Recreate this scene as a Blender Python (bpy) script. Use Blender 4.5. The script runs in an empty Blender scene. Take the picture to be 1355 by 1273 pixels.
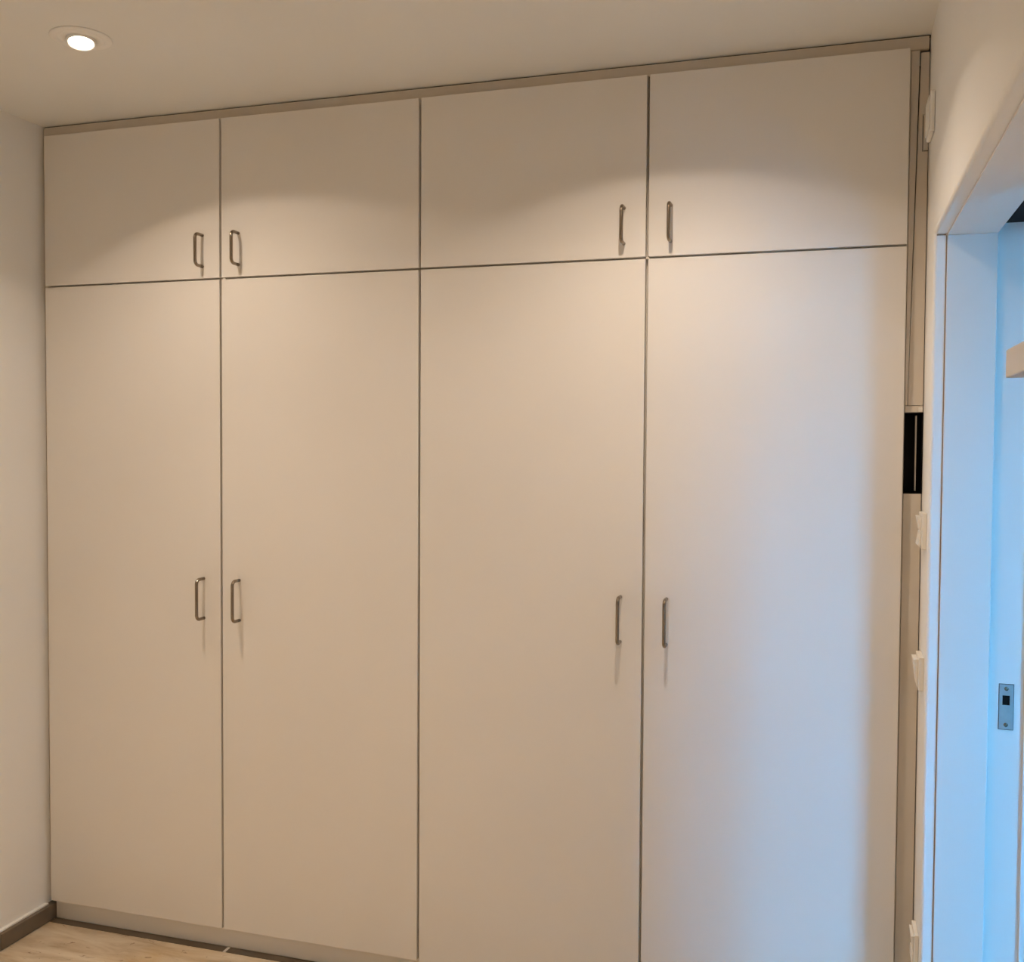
import bpy, bmesh, math, random
from mathutils import Vector, Matrix
random.seed(7)
scene = bpy.context.scene
col = scene.collection

# ------------------------------------------------------------------ camera
IMG_W, IMG_H = 1355.0, 1273.0
FOCAL_PX, YAW, PITCH, ROLL = 1352.4, -0.29889, -0.03399, 0.00601
CAM = Vector((0.0, -2.5089, 1.443))
fwd = Vector((math.sin(YAW) * math.cos(PITCH), math.cos(YAW) * math.cos(PITCH), math.sin(PITCH)))
rgt = fwd.cross(Vector((0, 0, 1))).normalized()
upv = rgt.cross(fwd)
r2 = rgt * math.cos(ROLL) + upv * math.sin(ROLL)
u2 = -rgt * math.sin(ROLL) + upv * math.cos(ROLL)
cam_data = bpy.data.cameras.new('camera')
cam_data.sensor_fit = 'HORIZONTAL'
cam_data.sensor_width = 36.0
cam_data.lens = 36.0 * FOCAL_PX / IMG_W
cam_data.clip_start = 0.02
cam = bpy.data.objects.new('camera', cam_data)
m = Matrix.Identity(4)
for i in range(3):
    m[i][0], m[i][1], m[i][2], m[i][3] = r2[i], u2[i], -fwd[i], CAM[i]
cam.matrix_world = m
col.objects.link(cam)
scene.camera = cam

# ------------------------------------------------------------------ world (bluish daylight outside the hall window)
SKY = 74.0
world = bpy.data.worlds.new('sky')
scene.world = world
world.use_nodes = True
bg = world.node_tree.nodes['Background']
wn = world.node_tree
geo = wn.nodes.new('ShaderNodeTexCoord')
sep = wn.nodes.new('ShaderNodeSeparateXYZ')
wn.links.new(geo.outputs['Generated'], sep.inputs[0])
ramp = wn.nodes.new('ShaderNodeValToRGB')          # dull ground below the horizon, blue sky above
ramp.color_ramp.elements[0].position, ramp.color_ramp.elements[0].color = 0.0, (0.10, 0.20, 0.28, 1)
ramp.color_ramp.elements[1].position, ramp.color_ramp.elements[1].color = 0.06, (0.09, 0.49, 1.0, 1)
wn.links.new(sep.outputs['Z'], ramp.inputs['Fac'])
wn.links.new(ramp.outputs['Color'], bg.inputs['Color'])
bg.inputs['Strength'].default_value = SKY

# ------------------------------------------------------------------ exposure and light levels
vs = scene.view_settings
vs.view_transform = 'Standard'
vs.look = 'None'
vs.exposure = 0.0
vs.gamma = 1.0
vs.use_curve_mapping = False
scene.cycles.use_denoising = True
scene.cycles.max_bounces = 9
scene.cycles.diffuse_bounces = 7
scene.cycles.adaptive_threshold = 0.02
LAMP_COLOR = (1.0, 0.805, 0.625)
# rim spill, wide beam and narrow core of each lamp
LAMP_A, LAMP_B = (3.3, 21.0, 19.0), (3.0, 29.5, 15.0)
FILL_LEFT, FILL_RIGHT = (0.0, 0.0, 270.0), (0.0, 0.0, 30.0)  # added fill lamps out of view, for the ambient level

# portal that guides the daylight samples through the hall window opening
WIN_X, WIN_Y0, WIN_Y1, WIN_Z0, WIN_Z1 = 1.70, -2.22, -1.48, 0.20, 2.30
portal = bpy.data.lights.new('window_portal', 'AREA')
portal.shape = 'RECTANGLE'
portal.size = WIN_Y1 - WIN_Y0
portal.size_y = WIN_Z1 - WIN_Z0
portal.cycles.is_portal = True
po = bpy.data.objects.new('window_portal', portal)
po.location = (WIN_X + 0.01, (WIN_Y0 + WIN_Y1) / 2, (WIN_Z0 + WIN_Z1) / 2)
po.rotation_euler = Vector((-1, 0, 0)).to_track_quat('-Z', 'Z').to_euler()
col.objects.link(po)

# ------------------------------------------------------------------ materials
def new_mat(name):
    mt = bpy.data.materials.new(name)
    mt.use_nodes = True
    return mt, mt.node_tree, mt.node_tree.nodes['Principled BSDF']

def mottled(name, color, rough=0.6, vary=0.03, scale=6.0, bump=0.0, bump_scale=300.0, metallic=0.0, spec=0.5):
    mt, nt, bs = new_mat(name)
    tc = nt.nodes.new('ShaderNodeTexCoord')
    nz = nt.nodes.new('ShaderNodeTexNoise')
    nz.inputs['Scale'].default_value = scale
    nz.inputs['Detail'].default_value = 2
    nt.links.new(tc.outputs['Object'], nz.inputs['Vector'])
    rp = nt.nodes.new('ShaderNodeValToRGB')
    c = Vector(color)
    rp.color_ramp.elements[0].position = 0.3
    rp.color_ramp.elements[1].position = 0.7
    rp.color_ramp.elements[0].color = (*(c * (1 - vary)), 1)
    rp.color_ramp.elements[1].color = (*(c * (1 + vary)), 1)
    nt.links.new(nz.outputs['Fac'], rp.inputs['Fac'])
    nt.links.new(rp.outputs['Color'], bs.inputs['Base Color'])
    bs.inputs['Roughness'].default_value = rough
    bs.inputs['Metallic'].default_value = metallic
    bs.inputs['Specular IOR Level'].default_value = spec
    if bump:
        n2 = nt.nodes.new('ShaderNodeTexNoise')
        n2.inputs['Scale'].default_value = bump_scale
        n2.inputs['Detail'].default_value = 1
        nt.links.new(tc.outputs['Object'], n2.inputs['Vector'])
        bp = nt.nodes.new('ShaderNodeBump')
        bp.inputs['Strength'].default_value = bump
        bp.inputs['Distance'].default_value = 0.002
        nt.links.new(n2.outputs['Fac'], bp.inputs['Height'])
        nt.links.new(bp.outputs['Normal'], bs.inputs['Normal'])
    return mt

M = {}
M['plaster'] = mottled('plaster', (0.86, 0.865, 0.86), 0.85, 0.012, 3.0, spec=0.2)
M['ceiling'] = mottled('ceiling_paint', (0.80, 0.81, 0.80), 0.9, 0.01, 2.0, spec=0.2)
M['door'] = mottled('door_laminate', (0.80, 0.78, 0.75), 0.48, 0.008, 4.0, spec=0.35)
M['carcass'] = mottled('carcass_board', (0.62, 0.58, 0.52), 0.6, 0.01, 8.0)
M['filler'] = mottled('filler_paint', (0.66, 0.60, 0.52), 0.7, 0.015, 8.0)
M['frame'] = mottled('frame_lacquer', (0.80, 0.80, 0.79), 0.45, 0.006, 5.0)
M['nickel'] = mottled('brushed_nickel', (0.30, 0.245, 0.19), 0.24, 0.05, 220.0, metallic=1.0)
M['steel'] = mottled('satin_steel', (0.62, 0.64, 0.66), 0.35, 0.03, 90.0, metallic=0.85)
M['black'] = mottled('black_plastic', (0.006, 0.005, 0.005), 0.6, 0.1, 10.0, spec=0.12)
M['dark'] = mottled('dark_cavity', (0.012, 0.009, 0.007), 0.8, 0.1, 10.0)  # painted shade for gaps and voids; also the plate outline
M['switch'] = mottled('switch_plastic', (0.86, 0.83, 0.77), 0.35, 0.01, 20.0)
M['base_tile'] = mottled('skirting_tile', (0.16, 0.125, 0.09), 0.5, 0.10, 14.0)
M['border_tile'] = mottled('border_tile', (0.10, 0.072, 0.045), 0.5, 0.12, 14.0)
M['grout'] = mottled('grout', (0.55, 0.50, 0.42), 0.9, 0.05, 60.0)
M['hall_floor'] = mottled('dark_hall_floor', (0.10, 0.075, 0.055), 0.5, 0.2, 9.0)
M['courtyard'] = mottled('courtyard_render', (0.22, 0.21, 0.20), 0.9, 0.08, 2.0)
M['joint'] = mottled('pale_joint', (0.62, 0.57, 0.50), 0.9, 0.05, 60.0)
M['sealant'] = mottled('brown_sealant', (0.30, 0.22, 0.16), 0.7, 0.05, 30.0)
M['pale'] = mottled('pale_laminate', (0.55, 0.52, 0.49), 0.5, 0.01, 12.0)

def floor_material():
    mt, nt, bs = new_mat('stone_floor_tile')
    tc = nt.nodes.new('ShaderNodeTexCoord')
    mp = nt.nodes.new('ShaderNodeMapping')
    mp.inputs['Rotation'].default_value = (0, 0, math.radians(38))
    mp.inputs['Scale'].default_value = (1.0, 4.5, 1.0)
    nt.links.new(tc.outputs['Object'], mp.inputs['Vector'])
    n1 = nt.nodes.new('ShaderNodeTexNoise')
    n1.inputs['Scale'].default_value = 4.0
    n1.inputs['Detail'].default_value = 8
    n1.inputs['Roughness'].default_value = 0.62
    n1.inputs['Distortion'].default_value = 0.5
    nt.links.new(mp.outputs['Vector'], n1.inputs['Vector'])
    r1 = nt.nodes.new('ShaderNodeValToRGB')
    e = r1.color_ramp.elements
    e[0].position, e[0].color = 0.30, (0.36, 0.25, 0.14, 1)
    e[1].position, e[1].color = 0.72, (0.70, 0.62, 0.50, 1)
    k = r1.color_ramp.elements.new(0.5)
    k.color = (0.58, 0.48, 0.35, 1)
    nt.links.new(n1.outputs['Fac'], r1.inputs['Fac'])
    # ochre patches
    n3 = nt.nodes.new('ShaderNodeTexNoise')
    n3.inputs['Scale'].default_value = 3.2
    n3.inputs['Detail'].default_value = 3
    nt.links.new(tc.outputs['Object'], n3.inputs['Vector'])
    r3 = nt.nodes.new('ShaderNodeValToRGB')
    r3.color_ramp.elements[0].position = 0.5
    r3.color_ramp.elements[1].position = 0.68
    nt.links.new(n3.outputs['Fac'], r3.inputs['Fac'])
    mx = nt.nodes.new('ShaderNodeMix'); mx.data_type = 'RGBA'
    mx.inputs[7].default_value = (0.56, 0.36, 0.13, 1)
    ml = nt.nodes.new('ShaderNodeMath'); ml.operation = 'MULTIPLY'; ml.inputs[1].default_value = 0.55
    nt.links.new(r3.outputs['Color'], ml.inputs[0])
    nt.links.new(ml.outputs[0], mx.inputs[0])
    nt.links.new(r1.outputs['Color'], mx.inputs[6])
    # small brown knots and flecks
    mp2 = nt.nodes.new('ShaderNodeMapping')
    mp2.inputs['Rotation'].default_value = (0, 0, math.radians(38))
    mp2.inputs['Scale'].default_value = (1.0, 2.2, 1.0)
    nt.links.new(tc.outputs['Object'], mp2.inputs['Vector'])
    n2 = nt.nodes.new('ShaderNodeTexNoise')
    n2.inputs['Scale'].default_value = 26.0
    n2.inputs['Detail'].default_value = 4
    n2.inputs['Distortion'].default_value = 1.2
    nt.links.new(mp2.outputs['Vector'], n2.inputs['Vector'])
    r2n = nt.nodes.new('ShaderNodeValToRGB')
    r2n.color_ramp.elements[0].position = 0.66
    r2n.color_ramp.elements[1].position = 0.74
    nt.links.new(n2.outputs['Fac'], r2n.inputs['Fac'])
    m2 = nt.nodes.new('ShaderNodeMix'); m2.data_type = 'RGBA'
    m2.inputs[7].default_value = (0.20, 0.11, 0.05, 1)
    nt.links.new(r2n.outputs['Color'], m2.inputs[0])
    nt.links.new(mx.outputs[2], m2.inputs[6])
    nt.links.new(m2.outputs[2], bs.inputs['Base Color'])
    bs.inputs['Roughness'].default_value = 0.42
    return mt
M['floor'] = floor_material()

def lens_material():
    mt, nt, bs = new_mat('lit_lamp_lens')
    lw = nt.nodes.new('ShaderNodeTexNoise')
    lw.inputs['Scale'].default_value = 40
    bs.inputs['Base Color'].default_value = (1, 0.95, 0.85, 1)
    bs.inputs['Emission Color'].default_value = (1.0, 0.86, 0.66, 1)
    bs.inputs['Emission Strength'].default_value = 14.0
    return mt
M['lens'] = lens_material()

# ------------------------------------------------------------------ helpers
def bm_box(bm, x0, x1, y0, y1, z0, z1):
    x0, x1 = sorted((x0, x1)); y0, y1 = sorted((y0, y1)); z0, z1 = sorted((z0, z1))
    v = [bm.verts.new(p) for p in ((x0, y0, z0), (x1, y0, z0), (x1, y1, z0), (x0, y1, z0),
                                   (x0, y0, z1), (x1, y0, z1), (x1, y1, z1), (x0, y1, z1))]
    for f in ((0, 3, 2, 1), (4, 5, 6, 7), (0, 1, 5, 4), (1, 2, 6, 5), (2, 3, 7, 6), (3, 0, 4, 7)):
        bm.faces.new([v[i] for i in f])
    return v

def finish(bm, name, mat, parent=None, smooth=False):
    bmesh.ops.recalc_face_normals(bm, faces=bm.faces[:])
    me = bpy.data.meshes.new(name)
    bm.to_mesh(me); bm.free()
    if smooth:
        for p in me.polygons:
            p.use_smooth = True
    me.materials.append(mat)
    o = bpy.data.objects.new(name, me)
    col.objects.link(o)
    if parent is not None:
        o.parent = parent
    return o

def box(name, b, mat, parent=None, bevel=0.0, seg=2):
    """b = (x0,x1,y0,y1,z0,z1) in the parent's space (world when no parent offset)"""
    bm = bmesh.new()
    bm_box(bm, *b)
    if bevel:
        bmesh.ops.bevel(bm, geom=bm.edges[:], offset=bevel, segments=seg, profile=0.5, affect='EDGES')
    return finish(bm, name, mat, parent)

def boxes(name, bl, mat, parent=None):
    bm = bmesh.new()
    for b in bl:
        bm_box(bm, *b)
    return finish(bm, name, mat, parent)

def empty(name, loc=(0, 0, 0)):
    o = bpy.data.objects.new(name, None)
    o.location = loc
    o.empty_display_size = 0.05
    col.objects.link(o)
    return o

def tag(o, label, cat, group=None):
    o['label'] = label
    o['category'] = cat
    if group:
        o['group'] = group
    return o

def struct(o, label=None):
    o['kind'] = 'structure'
    if label:
        o['label'] = label
    return o

def tube(bm, pts, r, n=12):
    rings = []
    for i, p in enumerate(pts):
        p = Vector(p)
        if i == 0: t = Vector(pts[1]) - p
        elif i == len(pts) - 1: t = p - Vector(pts[-2])
        else: t = (Vector(pts[i + 1]) - p).normalized() + (p - Vector(pts[i - 1])).normalized()
        t.normalize()
        a = Vector((1, 0, 0)) if abs(t.x) < 0.9 else Vector((0, 1, 0))
        s = t.cross(a).normalized(); q = t.cross(s)
        rings.append([bm.verts.new(p + r * (math.cos(2 * math.pi * k / n) * s + math.sin(2 * math.pi * k / n) * q)) for k in range(n)])
    for A, B in zip(rings, rings[1:]):
        for k in range(n):
            bm.faces.new((A[k], A[(k + 1) % n], B[(k + 1) % n], B[k]))
    bm.faces.new(rings[0]); bm.faces.new(rings[-1])

def lathe(name, prof, mat, parent=None, n=48, smooth=True):
    bm = bmesh.new()
    rings = []
    for r, z in prof:
        if r < 1e-6:
            rings.append([bm.verts.new((0, 0, z))])
        else:
            rings.append([bm.verts.new((r * math.cos(2 * math.pi * k / n), r * math.sin(2 * math.pi * k / n), z)) for k in range(n)])
    for A, B in zip(rings, rings[1:]):
        for k in range(n):
            a = [A[k % len(A)], A[(k + 1) % len(A)], B[(k + 1) % len(B)], B[k % len(B)]]
            u = []
            for v in a:
                if v not in u: u.append(v)
            if len(u) > 2: bm.faces.new(u)
    return finish(bm, name, mat, parent, smooth)

# ------------------------------------------------------------------ dimensions
CEIL = 2.3835
XL = -2.247            # left wall face
XR = 0.2105            # right wall face
YB = 0.62              # wall behind the cabinets
YF = -3.60             # wall behind the camera
XH = 1.70              # far wall of the hall beyond the doorway
YJ = -0.140            # far reveal of the doorway
YN = -1.36             # near reveal of the doorway
ZH = 1.902             # underside of the lintel
SK0, SK1, SK2 = 0.3365, 0.406, 0.455   # front wall leaf / door cavity / rear wall leaf

# ------------------------------------------------------------------ room shell
fl = struct(box('floor', (XL - 0.1, XH + 0.1, -4.1, YB + 0.1, -0.08, -0.004), M['grout']))
# floor tiles, one object each
TW, TL, JX = 0.60, 1.20, -1.619
tile_mesh = None
def tile(x0, x1, y0, y1):
    global tile_mesh
    w, l = x1 - x0, y1 - y0
    bm = bmesh.new()
    bm_box(bm, 0, w, 0, l, -0.0035, 0.0)
    es = [e for e in bm.edges if all(v.co.z > -0.001 for v in e.verts)]
    bmesh.ops.bevel(bm, geom=es, offset=0.0008, segments=1, affect='EDGES')
    o = finish(bm, 'tile', M['floor'], fl)
    o.location = (x0, y0, 0)
    return o
g = 0.0018
y_front = -0.014
cols_x = [(-2.2215, JX + 0.3 - g)] + [(JX + 0.3 + g + i * TW, JX + 0.3 - g + (i + 1) * TW) for i in range(2)] + [(JX + 0.3 + g + 2 * TW, XR - 0.002)]
for i, (a, b) in enumerate(cols_x):
    y = y_front
    first = 0.9 if i % 2 else TL
    while y > YF + 0.02:
        y0 = max(y - (first if y == y_front else TL), YF + 0.001)
        tile(a, b, y0 + g, y)
        y = y0 - g

struct(box('floor_hall', (SK1 + 0.02, XH, -4.0, YB, -0.0039, 0.0), M['hall_floor']))  # unseen slab, made dark to cut light bounced onto the lintel underside
struct(box('ceiling', (XL - 0.1, XH + 0.1, -4.1, YB + 0.1, CEIL, CEIL + 0.1), M['ceiling']))
struct(box('wall_left', (XL - 0.1, XL, -4.1, YB + 0.1, 0.0, CEIL), M['plaster']))
struct(box('wall_back', (XL, XH, YB, YB + 0.1, 0.0, CEIL), M['plaster']))
struct(box('wall_front', (XL, XR, YF - 0.1, YF, 0.0, CEIL), M['plaster']))

# right wall: one plate with a doorway whose room-side arris is rounded
def right_wall():
    bm = bmesh.new()
    ys = [YF - 0.1, YN, YJ, YB]
    zs = [0.0, ZH, CEIL]
    V = {(i, j): bm.verts.new((XR, ys[i], zs[j])) for i in range(4) for j in range(3)}
    faces = []
    for i in range(3):
        for j in range(2):
            if (i, j) == (1, 0): continue
            faces.append(bm.faces.new((V[i, j], V[i + 1, j], V[i + 1, j + 1], V[i, j + 1])))
    bm.verts.ensure_lookup_table()
    used = [v for v in bm.verts if v.link_faces]
    r = bmesh.ops.extrude_face_region(bm, geom=faces)
    for v in [e for e in r['geom'] if isinstance(e, bmesh.types.BMVert)]:
        v.co.x = SK0 - 0.0005
    ed = []
    for e in bm.edges:
        a, b = e.verts[0].co, e.verts[1].co
        if abs(a.x - XR) > 1e-5 or abs(b.x - XR) > 1e-5: continue
        vert = abs(a.y - b.y) < 1e-6 and min(a.y, b.y) in (YJ, YN) 
        vert = abs(a.y - b.y) < 1e-6 and (abs(a.y - YJ) < 1e-5 or abs(a.y - YN) < 1e-5) and max(a.z, b.z) < ZH + 1e-4
        hor = abs(a.z - ZH) < 1e-4 and abs(b.z - ZH) < 1e-4 and min(a.y, b.y) > YN - 1e-4 and max(a.y, b.y) < YJ + 1e-4
        if vert or hor: ed.append(e)
    bmesh.ops.bevel(bm, geom=ed, offset=0.008, segments=5, profile=0.5, affect='EDGES')
    return finish(bm, 'wall_right', M['plaster'])
struct(right_wall())
# rear leaf of the wall (hall side) and the hall beyond
struct(boxes('wall_hall_side', [(SK1, SK2, -4.1, YN, 0, CEIL), (SK1, SK2, YJ, YB, 0, CEIL), (SK1, SK2, YN, YJ, ZH, CEIL)], M['plaster']))
struct(box('wall_hall_front', (XR, XH + 0.1, -4.1, -4.0, 0, CEIL), M['plaster']))
struct(boxes('wall_hall_right', [(XH, XH + 0.1, -4.0, WIN_Y0, 0, CEIL), (XH, XH + 0.1, WIN_Y1, YB, 0, CEIL),
                                 (XH, XH + 0.1, WIN_Y0, WIN_Y1, 0, WIN_Z0), (XH, XH + 0.1, WIN_Y0, WIN_Y1, WIN_Z1, CEIL)], M['plaster']))
# unseen wall added outside the hall window to block the low sky light
struct(box('wall_sky_blocker', (4.5, 4.7, -12.0, 7.0, -0.08, 3.2), M['courtyard']))
struct(box('ground_courtyard', (XH + 0.1, 4.5, -12.0, 7.0, -0.16, -0.08), M['courtyard']))
w1 = struct(empty('window_1', (XH + 0.05, (WIN_Y0 + WIN_Y1) / 2, WIN_Z0)), 'window of the hall beyond the doorway')
hw, hh = (WIN_Y1 - WIN_Y0) / 2, WIN_Z1 - WIN_Z0
for nm, b in (('window_frame', (-0.02, 0.02, -hw, -hw + 0.05, 0, hh)), ('window_frame', (-0.02, 0.02, hw - 0.05, hw, 0, hh)),
              ('window_frame', (-0.02, 0.02, -hw + 0.05, hw - 0.05, 0, 0.05)), ('window_frame', (-0.02, 0.02, -hw + 0.05, hw - 0.05, hh - 0.05, hh)),
              ('window_mullion', (-0.02, 0.02, -0.03, 0.03, 0.05, hh - 0.05))):
    box(nm, b, M['frame'], w1)

# skirting tiles on the left wall
bl = struct(empty('baseboard_left', (XL, 0, 0)))
yy = 0.30
for i in range(4):
    y1 = yy; y0 = yy - (0.90 if i else 0.5)
    box('skirting_tile', (0.0003, 0.0245, max(y0, YF + 0.002), y1 - 0.002, 0.0003, 0.0455), M['base_tile'], bl, 0.0008, 1)
    yy = y0
box('paint_bead', (0.0003, 0.012, YF + 0.002, -0.002, 0.0457, 0.0500), M['plaster'], bl)

# dark border strip on the floor along the plinth
tr = struct(empty('trim_1', (0, 0, 0)), 'dark tile strip on the floor along the plinth')
xs = [(-2.2215, JX - 0.0048), (JX + 0.0048, JX + 0.60 * 2 - 0.003), (JX + 1.2 + 0.003, XR - 0.002)]
box('joint_filler', (JX - 0.0046, JX + 0.0046, -0.0125, 0.0148, -0.0038, -0.0002), M['joint'], tr)
for a, b in xs:
    box('border_tile', (a, b, -0.0125, 0.0148, -0.0038, 0.0), M['border_tile'], tr)

# ------------------------------------------------------------------ doorway frame (sliding door type)
JB = 0.2372
dr = struct(empty('door_1', (0, 0, 0)), 'white lacquered lining of the doorway at right')
box('jamb_board', (JB, SK0, YJ - 0.0045, YJ - 0.0003, 0.0, ZH - 0.0046), M['frame'], dr, 0.0012, 2)
box('jamb_channel', (SK0 + 0.0005, SK1 - 0.0005, YJ + 0.004, YJ + 0.03, 0.0, CEIL - 0.001), M['frame'], dr)
box('jamb_board', (SK1, SK2 + 0.01, YJ - 0.0045, YJ - 0.0003, 0.0, ZH - 0.0046), M['frame'], dr, 0.0012, 2)
box('head_board', (JB, SK0, YN + 0.005, YJ - 0.0003, ZH - 0.0045, ZH - 0.0003), M['frame'], dr, 0.0012, 2)
box('head_board', (SK1, SK2 + 0.01, YN + 0.005, YJ - 0.0003, ZH - 0.0045, ZH - 0.0003), M['frame'], dr, 0.0012, 2)
box('sliding_track', (SK0 + 0.001, SK1 - 0.001, YN - 0.9, YJ + 0.003, 1.918, 1.96), M['black'], dr)
box('jamb_board', (JB, SK0, YN + 0.0003, YN + 0.0045, 0.0, ZH - 0.0046), M['frame'], dr, 0.0012, 2)
box('seal_joint', (JB - 0.0022, JB - 0.0002, YJ - 0.0012, YJ - 0.0001, 0.0, ZH - 0.0046), M['sealant'], dr)
box('seal_joint', (XR + 0.006, JB - 0.0024, YJ - 0.0010, YJ - 0.0001, ZH - 0.0040, ZH - 0.0012), M['sealant'], dr)
# strike plate with a square latch hole and two screws
SX, SY = 0.3722, YJ + 0.004
def strike_plate():
    bm = bmesh.new()
    x0, x1, z0, z1 = SX - 0.0138, SX + 0.0138, 0.847, 0.943
    hx0, hx1, hz0, hz1 = SX - 0.0075, SX + 0.0070, 0.8985, 0.9195
    for b in ((x0, hx0, SY - 0.0016, SY - 0.0002, z0, z1), (hx1, x1, SY - 0.0016, SY - 0.0002, z0, z1),
              (hx0, hx1, SY - 0.0016, SY - 0.0002, z0, hz0), (hx0, hx1, SY - 0.0016, SY - 0.0002, hz1, z1)):
        bm_box(bm, *b)
    bmesh.ops.remove_doubles(bm, verts=bm.verts[:], dist=1e-6)
    return finish(bm, 'strike_plate', M['steel'], dr)
sp = strike_plate()
sp['label'] = 'small steel strike plate with square hole'
box('hole_shade_patch', (SX - 0.0074, SX + 0.0069, SY - 0.0004, SY - 0.00005, 0.8986, 0.9194), M['black'], sp)  # black patch in place of the shade inside the hole
boxes('plate_rim', [(SX - 0.0148, SX - 0.0139, SY - 0.0008, SY - 0.0001, 0.846, 0.944), (SX + 0.0139, SX + 0.0148, SY - 0.0008, SY - 0.0001, 0.846, 0.944),
                    (SX - 0.0139, SX + 0.0139, SY - 0.0008, SY - 0.0001, 0.846, 0.8469), (SX - 0.0139, SX + 0.0139, SY - 0.0008, SY - 0.0001, 0.9431, 0.944)], M['dark'], sp)
for z in (0.934, 0.8565):
    s = lathe('screw', [(0, 0.0008), (0.0012, 0.0006), (0.0034, 0.0012), (0.0044, 0.0004), (0.0044, -0.0002), (0, -0.0002)], M['nickel'], sp, 20)
    s.rotation_euler = (math.radians(90), 0, 0)
    s.location = (SX, SY - 0.0016, z)

# sliding door leaf, drawn back towards the camera, with a pale block rail on its room face
sd = tag(empty('sliding_door', (0.370, -1.025, 0.008)), 'white sliding door half drawn back into the wall, pale block rail on it', 'door')
box('door_leaf', (-0.018, 0.018, -0.85, 0.425, 0.0, 1.905), M['frame'], sd, 0.0015, 2)
rl = box('block_rail', (-0.085, -0.0183, 0.02, 0.411, 1.5548, 1.6022), M['pale'], sd, 0.0025, 2)
rl['label'] = 'pale beige square-edged rail on the sliding door'
box('rail_screw_cap', (-0.0855, -0.0852, 0.10, 0.108, 1.574, 1.582), M['nickel'], rl)

# ------------------------------------------------------------------ cabinets
X4, W = 0.1695, 0.60
ZT, ZS, ZB = 2.351, 1.9073, 0.0590
GX, GZ = 0.0034, 0.0028          # half gaps
DT = 0.018                       # door thickness
CY0, CY1 = 0.0195, 0.58          # carcass

def handle_mesh(length):
    """D-shaped bar handle, bar at y=-0.036, rounded corners, centred on z=0"""
    bm = bmesh.new()
    r, s, h, R = 0.0045, 0.0360, length / 2 - 0.0045, 0.013
    pts = [(0, 0.0, h), (0, -(s - R), h)]
    for k in range(1, 7):
        a = math.radians(15 * k)
        pts.append((0, -(s - R) - R * math.sin(a), h - R + R * math.cos(a)))
    pts += [(0, y, -z) for (_, y, z) in reversed(pts)]
    tube(bm, pts, r, 14)
    bmesh.ops.recalc_face_normals(bm, faces=bm.faces[:])
    me = bpy.data.meshes.new('handle')
    bm.to_mesh(me); bm.free()
    for p in me.polygons: p.use_smooth = True
    me.materials.append(M['nickel'])
    return me
H_UP, H_LOW = handle_mesh(0.0960), handle_mesh(0.1220)

def door_mesh(w, h):
    bm = bmesh.new()
    bm_box(bm, -w / 2, w / 2, 0, DT, 0, h)
    bmesh.ops.bevel(bm, geom=bm.edges[:], offset=0.0009, segments=2, profile=0.5, affect='EDGES')
    bmesh.ops.recalc_face_normals(bm, faces=bm.faces[:])
    me = bpy.data.meshes.new('door'); bm.to_mesh(me); bm.free()
    me.materials.append(M['door'])
    return me

def carcass_mesh(w, h):
    """open-fronted box of 18 mm boards with a thin back and one shelf"""
    bm = bmesh.new()
    t, x = 0.018, w / 2 - 0.0006
    bm_box(bm, -x, -x + t, CY0, CY1, 0, h)
    bm_box(bm, x - t, x, CY0, CY1, 0, h)
    bm_box(bm, -x + t, x - t, CY0, CY1, 0, t)
    bm_box(bm, -x + t, x - t, CY0, CY1, h - t, h)
    bm_box(bm, -x + t, x - t, CY1 - 0.006, CY1, t, h - t)
    bm_box(bm, -x + t, x - t, CY0 + 0.03, CY1 - 0.006, h * 0.5, h * 0.5 + t)
    bmesh.ops.recalc_face_normals(bm, faces=bm.faces[:])
    me = bpy.data.meshes.new('body'); bm.to_mesh(me); bm.free()
    me.materials.append(M['carcass'])
    return me

h_low, h_up = ZS - ZB, ZT - ZS
DM_LOW, DM_UP = door_mesh(W - 2 * GX, h_low - GZ), door_mesh(W - 2 * GX, h_up - GZ)
CM_LOW, CM_UP = carcass_mesh(W, h_low - 0.0006), carcass_mesh(W, h_up - 0.0012)

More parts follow.
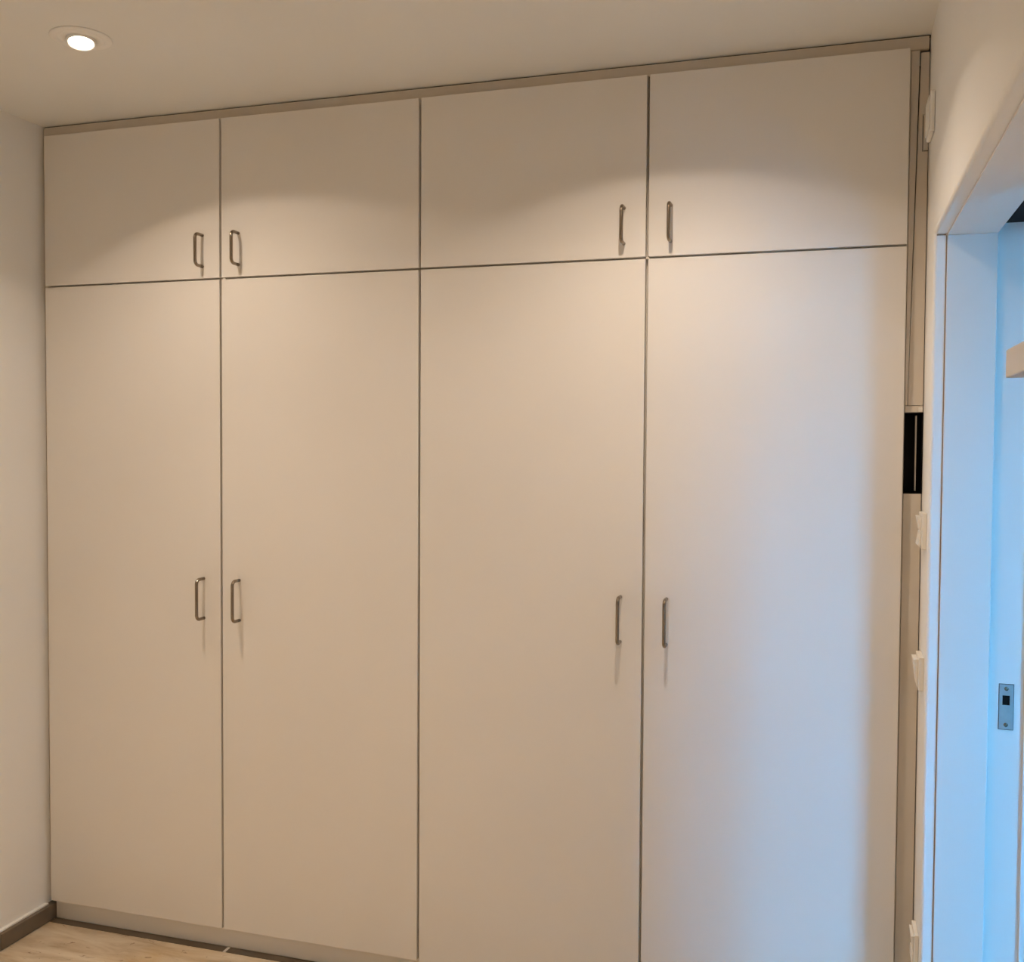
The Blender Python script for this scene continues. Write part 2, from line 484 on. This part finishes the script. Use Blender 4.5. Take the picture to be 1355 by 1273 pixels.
LOW_LABELS = ['tall white wardrobe cabinet with one flat door, beside the left wall',
              'tall white wardrobe cabinet with one flat door, second from the left wall',
              'tall white wardrobe cabinet with one flat door, third from the left wall',
              'tall white wardrobe cabinet with bluish daylight on its door, nearest the doorway']
UP_LABELS = ['low white top cabinet below the ceiling, in the corner at the left wall',
             'low white top cabinet below the ceiling, second from the left wall',
             'low white top cabinet below the ceiling, third from the left wall',
             'low white top cabinet below the ceiling, nearest the doorway']
def add(name, me, parent, loc):
    o = bpy.data.objects.new(name, me)
    col.objects.link(o); o.parent = parent; o.location = loc
    return o
for i in range(4):
    xc = X4 - (3.5 - i) * W
    side = 1 if i % 2 == 0 else -1          # handle at the shared gap of each pair
    hx = side * (W / 2 - 0.0575)
    c = tag(empty('tall_cabinet', (xc, 0, ZB)), LOW_LABELS[i], 'cabinet', 'tall wardrobe cabinets')
    add('body', CM_LOW, c, (0, 0, 0.0003))
    d = add('door', DM_LOW, c, (0, 0, 0))
    hd = add('handle', H_LOW, d, (hx, 0, (1.0055 if i < 2 else 1.0125) - ZB))
    hd['label'] = 'brushed metal bar handle'
    t = tag(empty('top_cabinet', (xc, 0, ZS)), UP_LABELS[i], 'cabinet', 'top cabinets in the row under the ceiling')
    add('body', CM_UP, t, (0, 0, 0.0006))
    d = add('door', DM_UP, t, (0, 0, GZ))
    hd = add('handle', H_UP, d, (hx, 0, (1.9865 if i < 2 else 1.988) - ZS - GZ))
    hd['label'] = 'short brushed metal bar handle'
    if i in (1, 3):                          # little pale buffer showing in the cross of the gaps
        x = -W / 2 + (0.010 if i == 1 else 0.001)
        box('door_buffer', (x - 0.004, x + 0.004, 0.004, CY0 - 0.0002, -0.0022, GZ - 0.0006), M['switch'], t)

# plinth, crown strip, fillers
pl = tag(empty('plinth', (-2.2215, 0.0152, 0.0002)), 'low white plinth board along the floor under the wardrobe doors', 'plinth')
box('plinth_board', (0.0002, 2.4295, 0, 0.016, 0, ZB - 0.0012), M['door'], pl, 0.0008, 1)
cr = tag(empty('crown_strip', (XL + 0.004, 0.017, ZT + 0.0005)), 'narrow white filler strip between top cabinet doors and ceiling', 'trim')
box('strip_board', (0, XR - 0.0035 - XL - 0.004, 0, 0.016, 0, 0.0290), M['filler'], cr, 0.0006, 1)
box('gap_shade_strip', (0, XR - 0.0003 - XL - 0.004, 0.004, 0.016, 0.0291, CEIL - ZT - 0.0008), M['dark'], cr)  # dark strip that puts the shade of the ceiling gap into colour
fs = tag(empty('filler_strip', (XL, 0.020, 0.06)), 'thin upright filler strip between left wall and first cabinet', 'trim')
box('strip_board', (0.0004, -2.2303 - XL, 0, 0.016, 0, ZT - 0.06 - 0.0002), M['filler'], fs)

rf = tag(empty('end_filler', (0, 0.020, 0.0)), 'upright filler boards between last cabinet and right wall, with black opening', 'panel')
XE = X4 + 0.0004
def poly_board(name, pts, t, mat, parent):
    bm = bmesh.new()
    a = [bm.verts.new((x, 0, z)) for x, z in pts]
    b = [bm.verts.new((x, t, z)) for x, z in pts]
    bm.faces.new(a); bm.faces.new(b[::-1])
    n = len(pts)
    for i in range(n):
        bm.faces.new((a[i], a[(i + 1) % n], b[(i + 1) % n], b[i]))
    return finish(bm, name, mat, parent)
XW = XR - 0.0020
poly_board('end_board', [(XE, 1.5430), (0.1752, 1.5430), (0.1772, 1.69), (0.1838, 2.10), (0.1880, ZT - 0.0006), (XE, ZT - 0.0006)], 0.5, M['filler'], rf)
poly_board('upper_board', [(0.1762, 1.5430), (XW, 1.5430), (XW, 2.1215), (0.1965, 2.1215), (0.1965, 2.205), (XW, 2.205), (XW, ZT - 0.006), (0.1908, ZT - 0.006),
                           (0.1862, 2.10), (0.1783, 1.69)], 0.012, M['filler'], rf)
box('notch_board', (0.1985, XW, 0.0005, 0.010, 2.1240, 2.2045), M['filler'], rf)
box('gap_shade_backing', (0.1895, XR - 0.0004, 0.0122, 0.0140, 1.5430, ZT - 0.001), M['dark'], rf)  # dark sheet added so the gaps between the boards look shaded
box('ledge', (XE, XW, -0.0010, 0.012, 1.5265, 1.5418), M['filler'], rf, 0.0006, 1)
box('ledge_clip', (0.1990, XW, -0.0030, -0.0012, 1.5280, 1.5380), M['switch'], rf)
# near-black sheet that stands in for the shade of the void behind the boards
boxes('void_shade_sheet', [(XE, XR - 0.0004, 0.10, 0.104, 0.0005, ZT - 0.001)], M['dark'], rf)
ni = boxes('black_opening', [(XE, XR - 0.0006, 0.030, 0.034, 1.3390, 1.5262), (XE, 0.1712, 0.0, 0.030, 1.3390, 1.5262), (XR - 0.0022, XR - 0.0006, 0.0, 0.030, 1.3390, 1.5262),
                             (0.1712, XR - 0.0022, 0.0, 0.030, 1.3390, 1.3405), (0.1712, XR - 0.0022, 0.0, 0.030, 1.5247, 1.5262)], M['black'], rf)
ni['label'] = 'narrow black opening in the filler boards'
s1 = box('pale_strip', (0.1942, 0.1970, 0.010, 0.029, 1.3455, 1.5195), M['carcass'], ni)
s1['label'] = 'thin pale upright strip in the black opening'
box('lower_board', (XE, XW, 0, 0.012, 0.0005, 1.3385), M['filler'], rf, 0.0006, 1)

# ------------------------------------------------------------------ fittings on the short piece of right wall
def wall_plate(name, zc, h, w, t, label, cat, group=None):
    """plate flat on the right wall; local x points into the room"""
    e = tag(empty(name, (XR - 0.0002, -0.075, zc)), label, cat, group)
    box('plate', (-t, 0, -w / 2, w / 2, -h / 2, h / 2), M['switch'], e, 0.0015, 2)
    return e
def wedge(name, x0, xt, xb, y0, y1, z0, z1, parent, mat=None):
    bm = bmesh.new()
    p = [(x0, z0), (x0, z1), (xt, z1), (xb, z0)]
    a = [bm.verts.new((x, y0, z)) for x, z in p]; b = [bm.verts.new((x, y1, z)) for x, z in p]
    bm.faces.new(a); bm.faces.new(b[::-1])
    for i in range(4):
        bm.faces.new((a[i], a[(i + 1) % 4], b[(i + 1) % 4], b[i]))
    bmesh.ops.bevel(bm, geom=bm.edges[:], offset=0.0008, segments=1, affect='EDGES')
    return finish(bm, name, mat or M['switch'], parent)

cb = tag(empty('wall_box', (XR - 0.0002, -0.075, 2.180)), 'small white box high on the right wall beside the top cabinet', 'wall box')
box('housing', (-0.010, 0, -0.045, 0.045, -0.054, 0.034), M['plaster'], cb, 0.003, 2)
box('cover', (-0.0130, -0.0102, -0.038, 0.038, -0.046, 0.026), M['plaster'], cb, 0.0015, 2)

s = wall_plate('light_switch', 1.262, 0.080, 0.080, 0.010, 'white switch on right wall just below the black opening', 'switch', 'switches on the right wall')
wedge('rocker', -0.0102, -0.0185, -0.0125, -0.028, 0.028, 0.001, 0.032, s)
wedge('rocker', -0.0102, -0.0125, -0.0175, -0.028, 0.028, -0.032, -0.001, s)
s = wall_plate('light_switch', 0.948, 0.074, 0.080, 0.011, 'white switch on right wall at door handle height', 'switch', 'switches on the right wall')
wedge('rocker', -0.0112, -0.0215, -0.0125, -0.030, 0.030, -0.032, 0.030, s)
s = wall_plate('power_socket', 0.325, 0.080, 0.080, 0.009, 'white socket on right wall low above the floor', 'socket')
wedge('insert', -0.0092, -0.0150, -0.0105, -0.030, 0.030, -0.004, 0.033, s)
wedge('insert', -0.0092, -0.0125, -0.0125, -0.030, 0.030, -0.034, -0.008, s)

# ------------------------------------------------------------------ recessed downlights, and two added fill lamps
def downlight(x, y, power, label, lean=0.0):
    e = tag(empty('downlight', (x, y, CEIL - 0.0003)), label, 'downlight', 'recessed ceiling downlights')
    lathe('trim_ring', [(0.040, 0.0), (0.068, 0.0), (0.0685, -0.0015), (0.066, -0.0035), (0.052, -0.0040), (0.0505, -0.0030), (0.049, -0.0030), (0.047, -0.0042), (0.034, -0.0036), (0.0325, 0.0)], M['plaster'], e, 56)
    gm = lathe('gimbal', [(0.0315, 0.0075), (0.0335, -0.0045), (0.0320, -0.0075), (0.0290, -0.0075), (0.0275, -0.0045), (0.0268, -0.0030), (0.0268, 0.0075)], M['plaster'], e, 48)
    gm.location = (0, 0, -0.0065)
    gm.rotation_euler = (math.radians(-9), -math.radians(lean), 0)
    lathe('lens', [(0.0, -0.0052), (0.018, -0.0050), (0.0266, -0.0032)], M['lens'], gm, 40)
    for pw, size, blend in ((power[0], 133.0, 0.12), (power[1], 131.0, 1.0), (power[2], 72.0, 1.0)):
        if pw <= 0: continue
        ld = bpy.data.lights.new('downlight_beam', 'SPOT')
        ld.energy = pw
        ld.color = LAMP_COLOR
        ld.spot_size = math.radians(size)
        ld.spot_blend = blend
        ld.shadow_soft_size = 0.012
        lo = bpy.data.objects.new('downlight_beam', ld)
        col.objects.link(lo)
        lo.parent = e
        lo.location = (0, 0, -0.034)
        lo.rotation_euler = (0, -math.radians(lean), 0)
    return e
downlight(-1.668, -0.509, LAMP_A, 'round recessed downlight glowing in the ceiling above the left cabinets', 8.0)
downlight(-0.385, -0.509, LAMP_B, 'round recessed downlight in the ceiling above the right cabinets', 1.0)
downlight(-1.668, -1.60, FILL_LEFT, 'added unseen fill light built as a ceiling downlight behind, on the left side')  # out of view, added to raise the room's ambient light
downlight(-0.385, -1.95, FILL_RIGHT, 'added unseen fill light built as a ceiling downlight behind, near the camera')  # second added fill lamp, also out of view
